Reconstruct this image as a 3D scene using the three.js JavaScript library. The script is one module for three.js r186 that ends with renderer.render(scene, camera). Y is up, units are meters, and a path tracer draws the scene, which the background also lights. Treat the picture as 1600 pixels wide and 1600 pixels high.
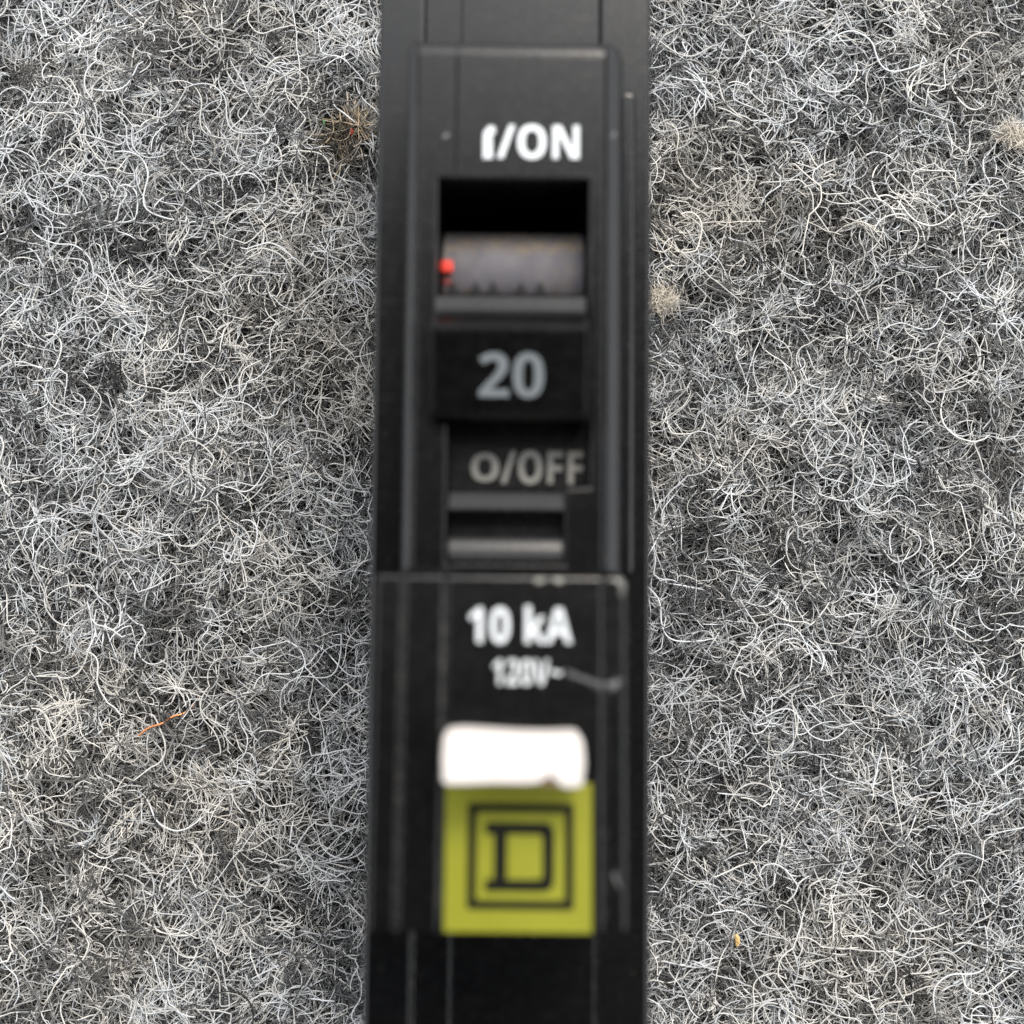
import * as THREE from 'three';
import { mergeGeometries } from 'three/addons/utils/BufferGeometryUtils.js';
import { FontLoader } from 'three/addons/loaders/FontLoader.js';
import { TextGeometry } from 'three/addons/geometries/TextGeometry.js';
import { RoundedBoxGeometry } from 'three/addons/geometries/RoundedBoxGeometry.js';

// ---------------------------------------------------------------- camera, sky, sun, exposure
const MM = 0.001;
const scene = new THREE.Scene();
const camera = new THREE.PerspectiveCamera(45, 1, 0.005, 50);
camera.up.set(0, 0, -1);
camera.position.set(0, 109 * MM, 7.24 * MM);
camera.lookAt(0, 0, 0);
camera.focus = 109.3 * MM;
camera.userData.fStop = 20.5;

const renderer = new THREE.WebGLRenderer({ antialias: true });
renderer.setSize(1024, 1024);
renderer.toneMapping = THREE.LinearToneMapping;
renderer.toneMappingExposure = 1.22;
renderer.shadowMap.enabled = true;

const SKY_ZENITH = 2.0;
{ // an even overcast sky (brighter overhead than at the horizon, the same all round)
  const W = 64, H = 64, d = new Float32Array(W * H * 4);
  for (let j = 0; j < H; j++) {
    const e = ((j + 0.5) / H - 0.5) * Math.PI, s = Math.sin(e);
    const L = s > 0 ? SKY_ZENITH * (0.6 + 0.4 * s) : SKY_ZENITH * 0.22;
    for (let i = 0; i < W; i++) d.set([L * 0.97, L * 1.0, L * 1.04, 1], (j * W + i) * 4);
  }
  const t = new THREE.DataTexture(d, W, H, THREE.RGBAFormat, THREE.FloatType);
  t.mapping = THREE.EquirectangularReflectionMapping;
  t.magFilter = THREE.LinearFilter; t.minFilter = THREE.LinearFilter; t.needsUpdate = true;
  scene.background = t; scene.environment = t;
}
const sun = new THREE.DirectionalLight(0xfff5e9, 2.3);
sun.position.set(0.24, 0.75, -0.72);
sun.castShadow = true; sun.shadow.radius = 40;
Object.assign(sun.shadow.camera, { left: -0.2, right: 0.2, top: 0.2, bottom: -0.2, near: 0.05, far: 3 });
scene.add(sun, sun.target);

// ---------------------------------------------------------------- helpers
let seed = 20;
const rnd = () => { seed = (seed + 0x6d2b79f5) | 0; let t = Math.imul(seed ^ (seed >>> 15), 1 | seed); t = (t + Math.imul(t ^ (t >>> 7), 61 | t)) ^ t; return ((t ^ (t >>> 14)) >>> 0) / 4294967296; };
const rr = (a, b) => a + (b - a) * rnd();
const gauss = () => Math.sqrt(-2 * Math.log(1 - rnd() * 0.9999)) * Math.cos(6.28318 * rnd());
function hash2(i, j) { let h = Math.imul(i, 374761393) + Math.imul(j, 668265263) | 0; h = Math.imul(h ^ (h >>> 13), 1274126177); return ((h ^ (h >>> 16)) >>> 0) / 4294967296; }
function noise(x, y) {
  const i = Math.floor(x), j = Math.floor(y), f = x - i, g = y - j, u = f * f * (3 - 2 * f), v = g * g * (3 - 2 * g);
  return (hash2(i, j) * (1 - u) + hash2(i + 1, j) * u) * (1 - v) + (hash2(i, j + 1) * (1 - u) + hash2(i + 1, j + 1) * u) * v;
}
const fbm = (x, y) => 0.5 * noise(x, y) + 0.3 * noise(x * 2.1 + 7, y * 2.1 - 3) + 0.2 * noise(x * 4.3 - 11, y * 4.3 + 5);
const clamp = (x, a = 0, b = 1) => Math.min(b, Math.max(a, x));
function mesh(name, geo, mat, parent = scene, label) {
  const m = new THREE.Mesh(geo, mat); m.name = name; m.castShadow = m.receiveShadow = true;
  if (label) m.userData.label = label;
  parent.add(m); return m;
}
function tag(o, label, category, group) { o.userData.label = label; o.userData.category = category; if (group) o.userData.group = group; return o; }
const toM = (g) => g.scale(MM, MM, MM);
// uv of the housing: x and z of the breaker in mm
function planar(g) {
  const p = g.attributes.position, uv = new Float32Array(p.count * 2);
  for (let k = 0; k < p.count; k++) { uv[2 * k] = (p.getX(k) + 10) / 20; uv[2 * k + 1] = (p.getZ(k) + 47) / 94; }
  g.setAttribute('uv', new THREE.BufferAttribute(uv, 2)); return g;
}
// a plan outline [[x, z], ...] in mm carried from height y0 up to y1, edges bevelled
function slab(pts, y0, y1, bevel = 0.22, slope = 0, z0 = 0, seg = 3) {
  const s = new THREE.Shape(pts.map(([x, z]) => new THREE.Vector2(x, -z)));
  const g = new THREE.ExtrudeGeometry(s, { depth: y1 - y0 - bevel, bevelEnabled: bevel > 0, bevelSize: bevel, bevelThickness: bevel, bevelOffset: -bevel, bevelSegments: seg, curveSegments: 6 });
  g.rotateX(-Math.PI / 2); g.translate(0, y0, 0);
  if (slope) { const p = g.attributes.position; for (let k = 0; k < p.count; k++) if (p.getY(k) > (y0 + y1) / 2) p.setY(k, p.getY(k) + slope * (p.getZ(k) - z0)); g.computeVertexNormals(); }
  return planar(g);
}
const rect = (x0, x1, z0, z1) => [[x0, z0], [x1, z0], [x1, z1], [x0, z1]];
function rrect(x0, x1, z0, z1, [a, b, c, d]) { // corner radii: back left, back right, front right, front left
  const out = [], arc = (cx, cz, r, t0) => { for (let k = 0; k <= 5; k++) { const t = t0 + k / 5 * Math.PI / 2; out.push([cx + r * Math.cos(t), cz + r * Math.sin(t)]); } };
  const P = Math.PI;
  a ? arc(x0 + a, z0 + a, a, P) : out.push([x0, z0]); b ? arc(x1 - b, z0 + b, b, 1.5 * P) : out.push([x1, z0]);
  c ? arc(x1 - c, z1 - c, c, 0) : out.push([x1, z1]); d ? arc(x0 + d, z1 - d, d, P / 2) : out.push([x0, z1]);
  return out;
}
// a side profile [[z, y], ...] in mm carried from x0 to x1
function profile(pts, x0, x1, bevel = 0.12) {
  const s = new THREE.Shape(pts.map(([z, y]) => new THREE.Vector2(-z, y)));
  const g = new THREE.ExtrudeGeometry(s, { depth: x1 - x0 - 2 * bevel, bevelEnabled: true, bevelSize: bevel, bevelThickness: bevel, bevelOffset: -bevel, bevelSegments: 3 });
  g.rotateY(Math.PI / 2); g.translate(x0 + bevel, 0, 0); return planar(g);
}
const join = (list) => toM(mergeGeometries(list.map((g) => g.index ? g.toNonIndexed() : g)));

// ---------------------------------------------------------------- materials
function canvasTexture(w, h, draw, srgb = true) {
  const c = document.createElement('canvas'); c.width = w; c.height = h; draw(c.getContext('2d'), w, h);
  const t = new THREE.CanvasTexture(c); if (srgb) t.colorSpace = THREE.SRGBColorSpace; t.flipY = false; t.anisotropy = 8; return t;
}
// black moulded plastic: fine mottling, dust specks, scuffs, and glare spots painted pale; 1 mm = 40 x 20 px
const PX = (x) => (x + 10) / 20 * 800, PZ = (z) => (z + 47) / 94 * 1900;
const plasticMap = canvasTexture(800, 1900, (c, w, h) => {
  const im = c.createImageData(w, h);
  for (let j = 0; j < h; j++) for (let i = 0; i < w; i++) {
    const n = fbm(i / 90, j / 45), f = noise(i / 5, j / 2.5), v = 10 + 8 * (n - 0.5) + 6 * (f - 0.5), b = noise(i / 160 + 40, j / 80);
    im.data.set([v + 2 * b - 1, v, v + 1.5 - 1.5 * b, 255], (j * w + i) * 4);
  }
  c.putImageData(im, 0, 0);
  for (let k = 0; k < 420; k++) { // dust
    c.fillStyle = `rgba(${150 + 40 * rnd() | 0},${140 + 40 * rnd() | 0},${120 + 40 * rnd() | 0},${0.1 + 0.3 * rnd() * rnd()})`;
    const r = 0.03 + 0.09 * rnd() * rnd(); c.beginPath(); c.ellipse(rnd() * w, rnd() * h, r * 40, r * 20, 0, 0, 6.3); c.fill();
  }
  for (const [x, z0, z1, a] of [[-6.3, 6.2, 25.6, 0.5], [-3.85, 6.2, 25.4, 0.5], [5.5, 6.2, 25.6, 0.4], [5.85, 26, 46, 0.35], [-6.3, 26, 46, 0.45], [-6.3, -44, -28.3, 0.4], [-3.82, 26, 46, 0.16], [-6.35, -24, 5.5, 0.25], [8.0, -10, 24, 0.14]])
    for (let z = z0; z < z1; z += 0.12) { c.fillStyle = `rgba(128,124,114,${a * (0.25 + 0.75 * noise(z * 1.7 + x, x) * (0.5 + hash2(z * 50 | 0, 7)))})`; c.fillRect(PX(x) - 4 + 3 * (hash2(z * 90 | 0, 3) - 0.5), PZ(z), 8, 3.2); } // broken pale lines along joints and edges
  const scuffGlare = (pts, wide, col, n = 40) => { for (let k = 0; k < n; k++) { c.strokeStyle = col.replace('A', (0.12 + 0.4 * rnd()).toFixed(2)); c.lineWidth = 2 + 4 * rnd(); c.beginPath(); pts.forEach(([x, z], q) => { const X = PX(x + gauss() * wide), Z = PZ(z + gauss() * wide); q ? c.lineTo(X, Z) : c.moveTo(X, Z); }); c.stroke(); } };  // draws real scuffs and also painted glare spots
  scuffGlare([[3.3, 11.8], [4.2, 12.1], [5.4, 12.5], [6.1, 12.4]], 0.16, 'rgba(105,105,105,A)', 7);
  scuffGlare([[5.9, 12.6], [6.3, 12.1]], 0.24, 'rgba(120,120,120,A)', 8);
  scuffGlare([[6.45, 7.2], [6.6, 6.6], [6.2, 6.4]], 0.1, 'rgba(150,150,142,A)', 8);  // glare at the upper corner, painted into the colour
  scuffGlare([[2.6, 6.4], [3.0, 6.4]], 0.08, 'rgba(160,160,150,A)', 7);  // glare spot on the front lip, painted pale
  scuffGlare([[1.5, 6.4], [1.9, 6.4]], 0.08, 'rgba(150,150,140,A)', 8);  // second painted glare spot on the same lip
  scuffGlare([[6.1, 22.9], [6.15, 23.5]], 0.16, 'rgba(140,140,140,A)', 7);
  scuffGlare([[2.2, 26.15], [2.8, 26.25]], 0.1, 'rgba(200,200,200,A)', 14);  // painted glare spot at the bottom edge below the label
  scuffGlare([[-4.6, -22.2], [-4.3, -22.1]], 0.08, 'rgba(170,170,170,A)', 5);
  scuffGlare([[-8.6, 23.6], [-8.5, 24.2]], 0.1, 'rgba(130,130,125,A)', 10);
  scuffGlare([[6.3, -22.6], [6.4, -22.2]], 0.1, 'rgba(170,170,170,A)', 4);
});
const roughNoise = canvasTexture(256, 256, (c, w, h) => {
  const im = c.createImageData(w, h);
  for (let j = 0; j < h; j++) for (let i = 0; i < w; i++) { const v = 150 + 60 * (fbm(i / 20, j / 20) - 0.5) + 60 * (hash2(i, j) - 0.5); im.data.set([v, v, v, 255], (j * w + i) * 4); }
  c.putImageData(im, 0, 0);
}, false);
roughNoise.wrapS = roughNoise.wrapT = THREE.RepeatWrapping; roughNoise.repeat.set(3, 14);
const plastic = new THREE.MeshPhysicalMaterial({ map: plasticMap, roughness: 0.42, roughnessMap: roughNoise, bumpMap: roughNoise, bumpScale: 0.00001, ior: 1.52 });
const handleBlack = new THREE.MeshPhysicalMaterial({ map: plasticMap, color: 0x707070, roughness: 0.5, roughnessMap: roughNoise });
const white = (v, t = [0.96, 1, 1.02]) => new THREE.MeshStandardMaterial({ color: new THREE.Color().setRGB(v * t[0], v * t[1], v * t[2]), roughness: 0.6 });

// ---------------------------------------------------------------- carpet: backing and pile
const BX0 = -9.6, BX1 = 9.45, BZ0 = -44, BZ1 = 46;                 // plan of the breaker body, mm
const carpetMap = canvasTexture(512, 512, (c, w, h) => {
  const im = c.createImageData(w, h);
  for (let j = 0; j < h; j++) for (let i = 0; i < w; i++) { const n = fbm(i / 12, j / 12), v = 24 + 40 * n * hash2(i, j) + 16 * n; im.data.set([v + 2, v, v - 3, 255], (j * w + i) * 4); }
  c.putImageData(im, 0, 0);
});
carpetMap.wrapS = carpetMap.wrapT = THREE.RepeatWrapping; carpetMap.repeat.set(30, 30);
const floor = mesh('carpet', new THREE.BoxGeometry(2, 0.004, 2).translate(0, -0.0058, 0), new THREE.MeshStandardMaterial({ map: carpetMap, roughness: 1 }));
floor.userData.kind = 'structure';

function fibre(pts, r, sides = 4) { // a tapered tube through pts (mm)
  const n = pts.length, pos = [], nor = [], idx = [];
  const T = new THREE.Vector3(), A = new THREE.Vector3(), B = new THREE.Vector3(), U = new THREE.Vector3(0, 1, 0);
  for (let i = 0; i < n; i++) {
    T.subVectors(pts[Math.min(i + 1, n - 1)], pts[Math.max(i - 1, 0)]).normalize();
    A.crossVectors(T, U); if (A.lengthSq() < 1e-4) A.set(1, 0, 0); A.normalize(); B.crossVectors(A, T);
    const s = i / (n - 1), q = r * (i === 0 || i === n - 1 ? 0.35 : 0.8 + 0.2 * Math.sin(Math.PI * s));
    for (let k = 0; k < sides; k++) {
      const a = (k + 0.5) / sides * 2 * Math.PI, x = Math.cos(a), y = Math.sin(a);
      const N = new THREE.Vector3().addScaledVector(A, x).addScaledVector(B, y);
      nor.push(N.x, N.y, N.z); pos.push((pts[i].x + N.x * q) * MM, (pts[i].y + N.y * q) * MM, (pts[i].z + N.z * q) * MM);
      if (i) { const a0 = (i - 1) * sides + k, a1 = (i - 1) * sides + (k + 1) % sides, b0 = i * sides + k, b1 = i * sides + (k + 1) % sides; idx.push(a0, b0, a1, b0, b1, a1); }
    }
  }
  const g = new THREE.BufferGeometry();
  g.setAttribute('position', new THREE.Float32BufferAttribute(pos, 3)); g.setAttribute('normal', new THREE.Float32BufferAttribute(nor, 3)); g.setIndex(idx);
  return g;
}
function curl(len, n, wander, rise, start = new THREE.Vector3(), yaw = 0, pitch0 = 0) { // a wandering hair
  const pts = [start.clone()], p = start.clone(), step = len / n;
  let a = yaw, k = gauss() * wander * 0.6, pitch = pitch0;
  for (let i = 0; i < n; i++) {
    k = k * 0.8 + gauss() * wander * 0.45; if (rnd() < 0.05) a += gauss() * 0.9;
    a += k * step; pitch = pitch * 0.85 + gauss() * rise;
    p.x += Math.cos(a) * step; p.z += Math.sin(a) * step; p.y += Math.sin(pitch) * step * 0.7; pts.push(p.clone());
  }
  return pts;
}
function centred(pts) { const c = new THREE.Vector3(); pts.forEach((p) => c.add(p)); c.divideScalar(pts.length); pts.forEach((p) => p.sub(c)); return pts; }
const hairMat = new THREE.MeshStandardMaterial({ color: 0xffffff, roughness: 0.65 });
const pile = new THREE.Group(); pile.name = 'carpet_pile'; scene.add(pile);
tag(pile, 'curly matted grey and white wool pile of the carpet around the breaker', 'carpet pile'); pile.userData.kind = 'stuff';
const STAIN = [-15.3, -34.6, 3.1];
function hairColour(x, z) { // natural mix of white, grey and black wool; the blend differs from lock to lock
  const patch = fbm(x / 8 + 30, z / 8 + 60), fine = fbm(x / 2.4 - 9, z / 2.4 + 14), pale = clamp(0.55 + 1.25 * (patch - 0.5) + 1.5 * (fine - 0.5));
  const q = rnd(); let v;
  if (q < 0.27 + 0.5 * pale) v = rr(0.55, 0.84); else if (q < 0.5 + 0.34 * pale) v = rr(0.2, 0.45); else if (q < 0.95) v = rr(0.04, 0.14); else v = rr(0.01, 0.025);
  const w = rnd() + 1.6 * (fbm(x / 14 + 11, z / 14 - 31) - 0.5); let t = w < 0.45 ? [0.97, 1.0, 1.025] : w < 1.1 ? [1, 0.982, 0.94] : [1, 0.955, 0.875];
  const d = Math.hypot(x - STAIN[0], z - STAIN[1]) / STAIN[2] + 0.5 * (fine - 0.5);
  if (d < 1) { const s = clamp(1.6 * (1 - d)) * rr(0.6, 1); t = [t[0] * (1 - 0.3 * s), t[1] * (1 - 0.48 * s), t[2] * (1 - 0.72 * s)]; }
  return [v * t[0], v * t[1], v * t[2]];
}
const E = new THREE.Euler(), Q = new THREE.Quaternion(), S = new THREE.Vector3(), V = new THREE.Vector3(), M4 = new THREE.Matrix4(), K = new THREE.Color();
function scatter(geos, count, place) {
  const per = Math.ceil(count / geos.length);
  for (const g of geos) {
    const im = new THREE.InstancedMesh(g, hairMat, per); im.name = 'pile_fibres'; im.castShadow = im.receiveShadow = true;
    for (let k = 0; k < per; k++) {
      let x, z; do { x = rr(-57, 57); z = rr(-57, 57); } while (x > BX0 + 1.5 && x < BX1 - 1.5 && z > BZ0 && z < BZ1);
      const [y, s, tilt, c] = place(x, z);
      E.set(gauss() * tilt, 7 * fbm(x / 9 + 70, z / 9) + 6 * fbm(x / 3 - 20, z / 3 + 8) + gauss() * 0.75 + (rnd() < 0.35 ? rnd() * 6.28 : 0), gauss() * tilt); Q.setFromEuler(E); S.setScalar(s); V.set(x * MM, y * MM, z * MM);
      im.setMatrixAt(k, M4.compose(V, Q, S)); im.setColorAt(k, K.setRGB(...c));
    }
    pile.add(im); im.userData.kind = 'stuff';
  }
}
const relief = (x, z) => 1.9 * (fbm(x / 3.0, z / 3.0) - 0.5) + 0.9 * (fbm(x / 9 + 5, z / 9) - 0.5);
const V3 = (x, y, z) => new THREE.Vector3(x, y, z), spot = (a, b) => V3(gauss() * a, gauss() * b, gauss() * a), R_ = () => rr(0.038, 0.064);
// deep matted under-layer, single hairs, combed locks of hairs, radiating tufts, long stray hairs
scatter(Array.from({ length: 14 }, () => mergeGeometries(Array.from({ length: 10 }, () => {
  const pts = centred(curl(rr(2.2, 4.4), 7, 0.55, 0.25, V3(0, 0, 0), rnd() * 6.28)), o = spot(0.9, 0.25); pts.forEach((p) => p.add(o)); return fibre(pts, R_(), 3);
}))), 13000, (x, z) => [rr(-3.5, -1.9) + 0.6 * relief(x, z), rr(0.8, 1.2), 0.25, hairColour(x, z)]);
scatter(Array.from({ length: 56 }, () => fibre(centred(curl(rr(3.2, 8), 22, rr(0.4, 1.15), 0.22)), R_())), 35000,
  (x, z) => [-2.6 + 2.2 * Math.sqrt(rnd()) + relief(x, z), rr(0.75, 1.25), 0.12, hairColour(x, z)]);
scatter(Array.from({ length: 16 }, () => mergeGeometries(Array.from({ length: 7 + rnd() * 4 | 0 }, (_, k, kk = curl(rr(3, 5.5), 14, 0.5, 0.12)) => {
  const o = spot(0.05, 0.03), y = gauss() * 0.22; return fibre(centred(curl(rr(2.6, 5), 14, rr(0.35, 0.9), 0.14, o, y)).map((p) => p.add(V3(gauss() * 0.03, o.y * 4, o.z * 7))), R_());
}))), 2200, (x, z) => [-1.4 + 1.2 * rnd() + relief(x, z), rr(0.75, 1.3), 0.14, hairColour(x, z)]);
scatter(Array.from({ length: 12 }, () => mergeGeometries(Array.from({ length: 8 + rnd() * 9 | 0 }, (_, k) =>
  fibre(curl(rr(1.6, 4.8), 12, rr(0.4, 1.1), 0.14, spot(0.22, 0.14), k * 2.4 + gauss() * 0.9, rr(-0.6, 0.1)), R_())))), 560,
  (x, z) => [rr(-0.9, 0.2) + relief(x, z), rr(0.7, 1.2), 0.1, hairColour(x, z)]);
scatter(Array.from({ length: 20 }, () => fibre(centred(curl(rr(5, 11), 30, rr(0.35, 0.9), 0.1)), rr(0.055, 0.078))), 1800,
  (x, z) => [rr(-0.4, 0.4) + relief(x, z), rr(0.8, 1.2), 0.05, hairColour(x, z)]);

// ---------------------------------------------------------------- circuit breaker
const breaker = new THREE.Group(); breaker.name = 'circuit_breaker'; breaker.rotation.y = -0.0094; scene.add(breaker);
tag(breaker, 'black plastic miniature circuit breaker standing upright on grey carpet with yellow emblem label', 'circuit breaker');
const yB = -1.5, yE = 25, yN = 31.3;                               // foot in the pile, shoulder height, nose height
const S2 = [6.15, 26.3], yS = 36.4, slope = 0.08;
const XL = -6.3, XM = -3.82, XR = 5.8, G = 0.012;                  // joints between the four moulded shells
const cavity = (x0, x1, y) => profile([[BZ0, yB], [BZ0, y], [-28, y], [-28, 10], [6, 10], [6, y], [BZ1, y], [BZ1, yB]], x0, x1, 0.09);
const lean = (g) => { const p = g.attributes.position; for (let k = 0; k < p.count; k++) if (p.getY(k) > 28) p.setY(k, p.getY(k) - 0.5 * Math.max(0, p.getX(k) - XR - 0.1, XL - 0.05 - p.getX(k))); g.computeVertexNormals(); return g; };
const brow = (x0, x1) => { const p = [[-27.49, 25], [-28.55, 25]]; for (let k = 0; k <= 6; k++) { const t = k / 6 * Math.PI / 2; p.push([-27.49 - 1.06 * Math.cos(t), 30.49 + 0.8 * Math.sin(t)]); } return profile(p, x0, x1, 0.05); }; // rounded far edge of the nose
// left outer shell
mesh('left_cover', join([
  slab(rrect(BX0, XL - G, BZ0, BZ1, [0.8, 0, 0, 0.8]), yB, yE, 0.3),
  lean(slab(rrect(-6.95, XL - G, -28.5, S2[0], [0.6, 0, 0, 0]), yE - 2, yN, 0.2, 0, 0, 5)),
  slab(rect(-7.9, XL - G, S2[0], S2[1]), yE - 2, yS, 0.2, slope, S2[0]),
]), plastic, breaker);
// left inner shell
mesh('left_shell', join([
  cavity(XL + G, XM - G, yE + 0.02),
  slab([[XL + G, -27.5], [XM - G, -27.5], [XM - G, -19.3], [-4.9, -19.3], [-4.9, -3.7], [-4.15, -3.5], [-4.15, 5.35], [XM - G, 5.35], [XM - G, S2[0]], [XL + G, S2[0]]], 9, yN, 0.16),
  brow(XL + G, XM - G),
  slab(rect(XL + G, XM - G, S2[0], S2[1]), yE - 2, yS + 0.03, 0.24, slope, S2[0]),
]), plastic, breaker);
// main shell with the opening for the handle
mesh('main_shell', join([
  cavity(XM + G, XR - G, yE),
  slab([[XM + G, -27.5], [XR - G, -27.5], [XR - G, S2[0]], [XM + G, S2[0]], [XM + G, 5.35], [3.35, 5.35], [3.35, 0.6], [4.95, 0.45], [4.95, -3.5], [4.78, -3.7], [4.78, -19.3], [XM + G, -19.3]], 9, yN, 0.16),
  brow(XM + G, XR - G),
  slab(rect(XM + G, 5.45, S2[0], S2[1]), yE - 2, yS, 0.24, slope, S2[0]),
]), plastic, breaker);
// right outer shell
mesh('right_cover', join([
  slab(rrect(XR + G, BX1, BZ0, BZ1, [0, 0.8, 0.8, 0]), yB, yE, 0.3),
  slab(rrect(7.15, 8.35, -27.6, 5.9, [0.5, 0.5, 0.5, 0.5]), yE - 1, yE + 0.5, 0.35),
  lean(slab(rrect(XR + G, 6.95, -28.5, S2[0], [0, 1.1, 0, 0]), yE - 2, yN, 0.3, 0, 0, 5)),
  slab(rrect(5.45 + 2 * G, 6.75, S2[0], S2[1], [0, 0.3, 0.3, 0]), yE - 2, yS - 0.05, 0.25, slope, S2[0]),
]), plastic, breaker);
// stepped ledge between nose and upper section
mesh('ledge', join([
  slab(rrect(-6.75, -3.95, 5.72, S2[0] - 0.01, [0.2, 0, 0, 0]), yN - 1, yN + 2.1, 0.34),
  slab(rrect(-3.9, 6.8, 5.78, S2[0] - 0.01, [0, 0.2, 0, 0]), yN - 1, yN + 1.9, 0.34),
]), plastic, breaker);
// sloped plate behind the handle with the OFF mark, and the grip scoop in front of it
mesh('off_plate', join([profile([[-4.5, 29.0], [0.62, 29.3], [0.62, 27], [-4.5, 26]], -4.1, 4.92, 0.02)]), plastic, breaker);
{
  const p = [[0.66, 28], [0.66, 30.35], [0.8, 30.5], [1.8, 31.1], [1.95, 31.12], [2.03, 30.9], [2.1, 30.3], [3.0, 30.1], [3.5, 30.12]];
  for (let k = 1; k <= 8; k++) { const t = k / 8; p.push([3.5 + 1.75 * t, 30.12 + 0.85 * t * t]); }
  p.push([5.33, 28]);
  mesh('grip_scoop', join([profile(p, -4.03, 3.33, 0.05)]), plastic, breaker, 'ribbed scoop with two shiny edges below the OFF mark');
}
// handle
const handle = mesh('handle', join([profile([[-12.1, 30.3], [-11.95, 30.9], [-11.7, 31.15], [-10.75, 31.6], [-10.4, 31.9], [-9.5, 33.45], [-9.35, 33.6], [-9.0, 33.6], [-4.1, 32.55], [-3.75, 32.3], [-3.62, 32.0], [-3.8, 31.4], [-4.8, 28], [-11.4, 28]], -5.08, 4.62, 0.1)]), handleBlack, breaker, 'black tilted toggle handle marked 20');
// drum behind the handle in the window, dusty
const drumMap = canvasTexture(512, 256, (c, w, h) => {
  const im = c.createImageData(w, h);
  for (let j = 0; j < h; j++) for (let i = 0; i < w; i++) {
    const n = fbm(i / 30, j / 24), f = hash2(i, j), d = clamp((fbm(i / 5 + 50, j / 5) - 0.5) * 4) * noise(i / 40, j / 30 + 9);
    const a = [88 + 30 * (n - 0.5) + 10 * f, 86 + 30 * (n - 0.5) + 10 * f, 92 + 28 * (n - 0.5) + 10 * f], b = [140, 122, 92];
    const low = i > 66 && i < 104 && fbm(i / 9 + 3, j / 16) * 1.25 > (i - 66) / 38 ? 0.75 : i > 160 && i < 230 && fbm(i / 5, j / 7 + 30) > 0.55 ? 0.7 : 0; // brown grime along both edges
    im.data.set([...a.map((v, q) => v + Math.max(low, 0.6 * d) * (b[q] * (i < 110 ? 0.62 : 0.95) - v)), 255], (j * w + i) * 4);
  }
  c.putImageData(im, 0, 0);
});
mesh('drum', toM(new THREE.CylinderGeometry(3.5, 3.5, 9.3, 48, 1).rotateZ(Math.PI / 2).translate(-0.05, 25.0, -14.0)), new THREE.MeshStandardMaterial({ map: drumMap, roughness: 0.7 }), breaker, 'dusty grey drum inside the window');
const flag = new THREE.MeshStandardMaterial({ color: new THREE.Color().setRGB(0.85, 0.06, 0.035), roughness: 0.4 });
const bump = (w, h, d) => { const g = new RoundedBoxGeometry(w, h, d, 3, 0.19); g.deleteAttribute('uv'); return g; };
mesh('trip_flag', toM(bump(0.8, 0.5, 0.85).translate(-4.42, 28.75, -14.25)), flag, breaker, 'small red trip flag at the left of the window');
mesh('flag_bump', toM(bump(0.7, 0.42, 0.7).translate(-4.4, 28.3, -13.4)), new THREE.MeshStandardMaterial({ color: new THREE.Color().setRGB(0.2, 0.04, 0.035), roughness: 0.6 }), breaker, 'dull dark red bump next to the red flag');  // smaller, darker red bump next to the flag
const gapBlack = new THREE.MeshStandardMaterial({ color: 0x141313, roughness: 0.8 });
for (const x of [-3.9, -2.4, -1.35, 0.35, 1.7]) mesh('gap_cone', toM(new THREE.ConeGeometry(0.5, 0.9, 6).rotateX(-1.1).translate(x + rr(-0.1, 0.1), 29.5, -12.7)), gapBlack, breaker);  // black cones added for the shadowed gaps in the dust

// lettering: thin print standing 0.03 mm proud
const font = await new FontLoader().loadAsync('fonts/droid/droid_sans_bold.typeface.json');
function lettering(text, x0, x1, z0, z1, y, tilt, mat, label, y2) { // fills the box x0..x1, z0..z1
  const g = new TextGeometry(text, { font, size: 1, depth: 0.03, curveSegments: 6, bevelEnabled: false }); g.computeBoundingBox();
  const b = g.boundingBox; g.translate(-b.min.x, -b.min.y, 0); g.scale((x1 - x0) / (b.max.x - b.min.x), (z1 - z0) / (b.max.y - b.min.y), 1);
  g.rotateX(-Math.PI / 2); g.rotateX(tilt); g.translate(x0, y, z1);
  return mesh('lettering', toM(g), mat, breaker, label);
}
const print = white(0.82), printDim = white(0.17, [0.9, 1, 1.06]), printOffShaded = white(0.21, [1, 0.97, 0.88]);  // O/OFF print has the recess shade put into its colour
lettering('/ON', -1.15, 4.12, -22.9, -20.65, yN + 0.004, 0, print, 'white print reading I/ON above the window');
{ // the I, partly worn, with a flag at its top
  const s = new THREE.Shape([[-2.05, 20.65], [-1.45, 20.65], [-1.5, 22.2], [-1.28, 22.35], [-1.35, 22.8], [-1.75, 22.75], [-2.05, 22.3]].map(([x, y]) => new THREE.Vector2(x, y)));
  mesh('lettering', toM(new THREE.ExtrudeGeometry(s, { depth: 0.03, bevelEnabled: false }).rotateX(-Math.PI / 2).translate(0, yN + 0.004, 0)), print, breaker, 'white I of the I/ON mark');
}
const hs = (33.6 - 32.55) / 4.9;
lettering('20', -2.12, 1.92, -7.75, -4.95, 33.6 - hs * (9.0 - 4.95) + 0.01, Math.atan(hs), printDim, 'grey number 20 on the handle');
lettering('O', -2.66, -0.86, -1.86, -0.02, 29.29, -0.058, printOffShaded, 'dim round O of the O/OFF mark');
lettering('/OFF', -0.72, 4.6, -2.06, 0.12, 29.29, -0.058, printOffShaded, 'print reading /OFF in the recess below the handle');
const ys = (z) => yS + slope * (z - S2[0]);
lettering('10 kA', -2.45, 3.58, 7.9, 10.1, ys(10.1) + 0.01, Math.atan(slope) * -1, white(0.7), 'white print reading 10 kA');
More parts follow.
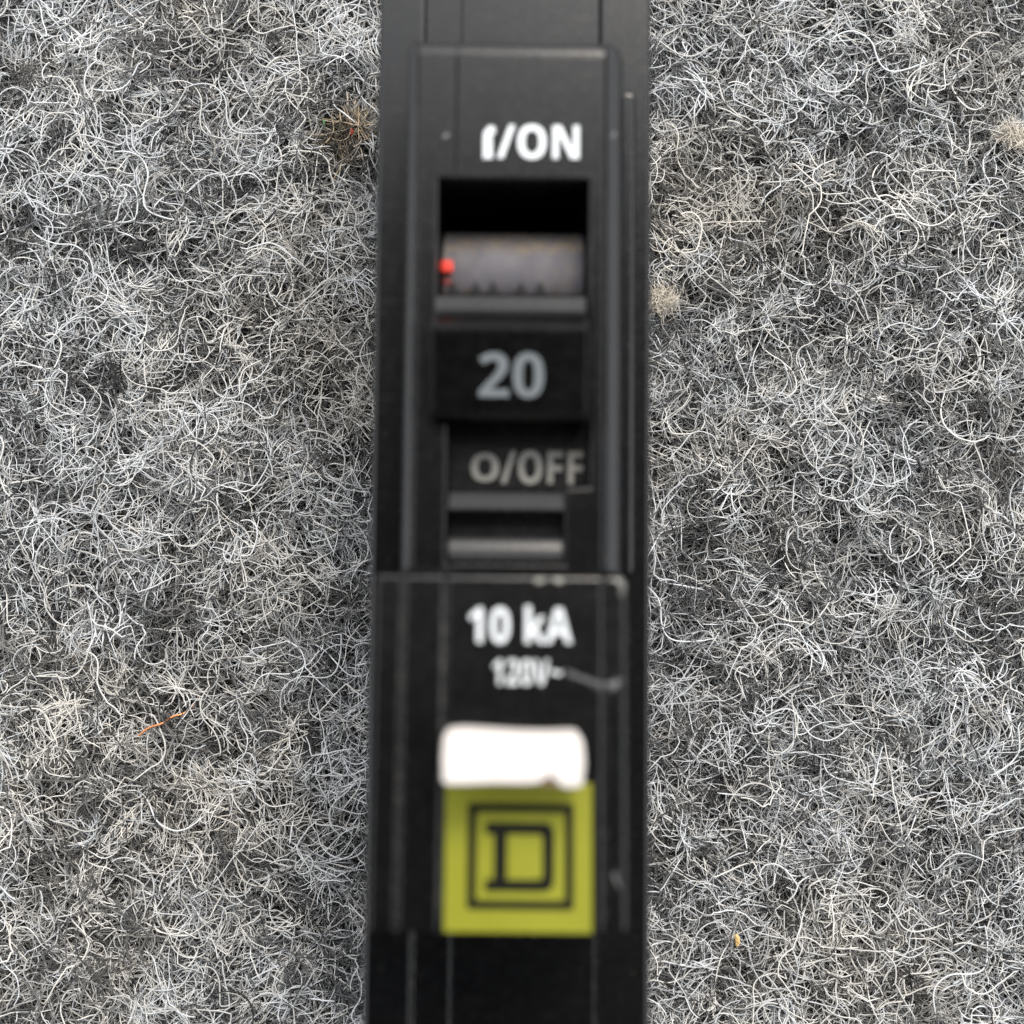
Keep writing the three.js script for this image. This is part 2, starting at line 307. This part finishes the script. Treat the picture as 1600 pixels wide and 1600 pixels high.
lettering('120V~', -1.0, 3.0, 11.0, 12.5, ys(12.5) + 0.01, Math.atan(slope) * -1, white(0.62), 'small white print reading 120V~');

// white push button
{
  const top = [[-3.55, 14.95], [-3.3, 14.86], [-2.6, 14.8], [-1.4, 14.86], [0.4, 14.96], [2.2, 14.98], [3.6, 14.92], [3.85, 14.98], [3.98, 15.15], [4.08, 15.8], [4.12, 16.4], [4.0, 17.5], [3.85, 17.68], [3.1, 17.74], [2.75, 17.6], [2.5, 17.3], [2.2, 17.1], [1.9, 17.3], [1.6, 17.5], [0.8, 17.55], [-0.8, 17.54], [-2.4, 17.62], [-3.4, 17.62], [-3.62, 17.45], [-3.68, 16.3], [-3.62, 15.2]];
  mesh('test_button', join([slab(top, 36.4, 41.0, 0.19, 0.06, 14, 4)]), new THREE.MeshStandardMaterial({ color: new THREE.Color().setRGB(0.7, 0.655, 0.62), roughness: 0.5 }), breaker, 'white push button with a chipped lower edge');
  mesh('notch_shade', join([slab([[1.5, 17.3], [2.2, 16.9], [2.9, 17.4], [2.6, 17.75], [1.8, 17.7]], 36.5, 40.6, 0.2)]), new THREE.MeshStandardMaterial({ color: new THREE.Color().setRGB(0.4, 0.27, 0.17), roughness: 0.7 }), breaker, 'brown block standing for the shade in the chip of the white button');  // brown colour stands for the shaded side of the notch
}
// yellow emblem label: plate, black square frame and slab-serif D, on the slope of the upper section
const plate = new THREE.Group(); plate.name = 'emblem_label'; breaker.add(plate); plate.userData.label = 'yellow green square label with black framed letter D';
{
  const tilt = (g, dy) => { const p = g.attributes.position; for (let k = 0; k < p.count; k++) p.setY(k, p.getY(k) + ys(p.getZ(k)) + dy); g.computeVertexNormals(); return toM(g); };
  const yellowMap = canvasTexture(256, 256, (c, w, h) => {
    const im = c.createImageData(w, h);
    for (let j = 0; j < h; j++) for (let i = 0; i < w; i++) { const v = 10 * (fbm(i / 30, j / 30) - 0.5) + 6 * (hash2(i, j) - 0.5); im.data.set([131 + v, 132 + v, 25 + v, 255], (j * w + i) * 4); }
    c.putImageData(im, 0, 0);
  });
  yellowMap.wrapS = yellowMap.wrapT = THREE.RepeatWrapping;
  const g = slab(rect(-3.6, 4.74, 18.0, 26.24), 0, 0.1, 0.03); 
  mesh('plate', tilt(g, 0.003), new THREE.MeshStandardMaterial({ map: yellowMap, roughness: 0.5 }), plate);
  const ink = new THREE.MeshStandardMaterial({ color: 0x0d0e09, roughness: 0.35 });
  const R = (x0, x1, z0, z1) => [new THREE.Vector2(x0, -z0), new THREE.Vector2(x1, -z0), new THREE.Vector2(x1, -z1), new THREE.Vector2(x0, -z1)];
  const flat = (s) => new THREE.ExtrudeGeometry(s, { depth: 0.03, bevelEnabled: false, curveSegments: 8 }).rotateX(-Math.PI / 2);
  const fr = new THREE.Shape(R(-2.32, 3.7, 19.15, 24.98)); fr.holes.push(new THREE.Path(R(-1.82, 3.2, 19.65, 24.48)));
  mesh('frame', tilt(flat(fr), 0.102), ink, plate);
  const D = new THREE.Shape(); // outer outline with serifs
  const dx0 = -1.3, ds = -0.82, dx1 = 2.6, dt = -20.2, db = -24.0, w = 0.66, q = 0.7;
  D.moveTo(dx0, dt); D.lineTo(dx1 - q, dt); D.quadraticCurveTo(dx1, dt, dx1, dt - q); D.lineTo(dx1, db + q); D.quadraticCurveTo(dx1, db, dx1 - q, db); D.lineTo(dx0, db);
  D.lineTo(dx0, db + w); D.lineTo(ds, db + w); D.lineTo(ds, dt - w); D.lineTo(dx0, dt - w); D.closePath();
  const hole = new THREE.Path(), hx0 = ds + w + 0.08, hx1 = dx1 - w; hole.moveTo(hx0, dt - w); hole.lineTo(hx1 - 0.25, dt - w); hole.quadraticCurveTo(hx1, dt - w, hx1, dt - w - 0.25); hole.lineTo(hx1, db + w + 0.25); hole.quadraticCurveTo(hx1, db + w, hx1 - 0.25, db + w); hole.lineTo(hx0, db + w); hole.closePath();
  D.holes.push(hole);
  mesh('letter', tilt(flat(D), 0.102), ink, plate);
}

// ---------------------------------------------------------------- small debris caught in the pile
{
  const copper = new THREE.MeshStandardMaterial({ color: new THREE.Color().setRGB(0.85, 0.33, 0.13), roughness: 0.35, metalness: 0.6 });
  const straw = [[-32.6, 0.25, 19.6], [-31.5, 0.6, 18.8], [-30.5, 0.5, 18.5], [-29.6, 0.1, 17.9], [-28.8, -0.1, 17.7], [-28.0, -0.9, 16.9], [-27.6, -1.4, 16.1]].map((p) => new THREE.Vector3(...p));
  tag(mesh('wire_strand', fibre(new THREE.CatmullRomCurve3(straw).getPoints(16), 0.11, 6), copper), 'short orange copper strand lying in the carpet left of the breaker', 'wire');
  const crumb = toM(new THREE.IcosahedronGeometry(0.36, 2).scale(0.6, 0.7, 1.5)); { const p = crumb.attributes.position; for (let k = 0; k < p.count; k++) { const s = 0.45 + 1.1 * noise(p.getX(k) * 4000 + 9, p.getZ(k) * 4000 + p.getY(k) * 3000); p.setXYZ(k, p.getX(k) * s, p.getY(k) * s, p.getZ(k) * s); } crumb.computeVertexNormals(); }
  const c1 = tag(mesh('crumb', crumb, new THREE.MeshStandardMaterial({ color: new THREE.Color().setRGB(0.75, 0.5, 0.2), roughness: 0.7 })), 'tiny yellow crumb in the carpet at the lower right', 'crumb'); c1.rotation.set(0.3, 0.25, 0.2); c1.position.set(19.4 * MM, 0.3 * MM, 37.1 * MM);
  const c2 = tag(mesh('crumb_001', crumb.clone().scale(0.6, 0.6, 0.5), new THREE.MeshStandardMaterial({ color: new THREE.Color().setRGB(0.6, 0.07, 0.04), roughness: 0.7 })), 'tiny red speck in the brown stained carpet beside the breaker', 'crumb'); c2.position.set(-14.5 * MM, -0.3 * MM, -34.4 * MM);
  const c3 = tag(mesh('crumb_002', crumb.clone().scale(0.5, 0.5, 0.5), new THREE.MeshStandardMaterial({ color: new THREE.Color().setRGB(0.12, 0.3, 0.12), roughness: 0.8 })), 'tiny green speck in the carpet left of the brown stain', 'crumb'); c3.position.set(-17 * MM, -0.1 * MM, -35.2 * MM);
  const lint = (x, z, r, n, label) => { const g = Array.from({ length: n }, () => fibre(centred(curl(rr(0.8, 2.6) * r, 8, 1.0, 0.4, V3(0, 0, 0), rnd() * 6.28)).map((p) => p.add(spot(0.42 * r, 0.2 * r))), 0.032, 3));
    const m = tag(mesh('lint_tuft', mergeGeometries(g), new THREE.MeshStandardMaterial({ color: new THREE.Color().setRGB(0.86, 0.8, 0.7), roughness: 0.9 })), label, 'lint'); m.position.set(x * MM, -0.1 * MM, z * MM); return m; };
  lint(13.4, -19, 1.3, 80, 'cream fuzzy lint tuft in the carpet touching the right side of the breaker');
  lint(45.3, -34.1, 1.25, 80, 'cream fuzzy lint tuft at the right edge of the carpet').name = 'lint_tuft_001';
}

// ---------------------------------------------------------------- the phone that takes the picture (its dark back mirrors in the plastic and shades the middle)
{
  const phone = new THREE.Group(); phone.name = 'phone'; scene.add(phone);
  tag(phone, 'dark grey phone held flat above the breaker, back facing down', 'phone');
  mesh('body', new RoundedBoxGeometry(0.067, 0.0071, 0.138, 4, 0.0034), new THREE.MeshStandardMaterial({ color: 0x17181a, roughness: 0.5 }), phone);
  mesh('screen', new THREE.BoxGeometry(0.059, 0.0006, 0.105).translate(0, 0.0035, 0), new THREE.MeshStandardMaterial({ color: 0x050506, roughness: 0.1 }), phone);
  phone.position.set(-0.0235, 0.1145, 0.0665); phone.rotation.x = -0.066;
}
// ---------------------------------------------------------------- unseen slabs added as light blockers: they hide the sky overhead and behind the photographer, daylight comes in from the far side
{
  const skyBlocker = mesh('sky_blocker', new RoundedBoxGeometry(2.5, 0.16, 4.2, 2, 0.02), new THREE.MeshStandardMaterial({ color: new THREE.Color().setRGB(0.22, 0.2, 0.18), roughness: 0.9 }));  // unseen slab, added to block light from overhead
  tag(skyBlocker, 'unseen slab added high above the carpet to block sky light', 'skyBlocker'); skyBlocker.position.set(-0.15, 2.45, 1.15);
  const rearBlocker = mesh('rear_light_blocker', new RoundedBoxGeometry(4.6, 2.35, 0.14, 2, 0.02), new THREE.MeshStandardMaterial({ color: new THREE.Color().setRGB(0.2, 0.18, 0.16), roughness: 0.9 }));  // unseen slab, added to block light from the rear
  tag(rearBlocker, 'unseen upright slab added behind the photographer to block light', 'rearBlocker'); rearBlocker.position.set(-1.2, 1.175, 1.9);
}
renderer.render(scene, camera);
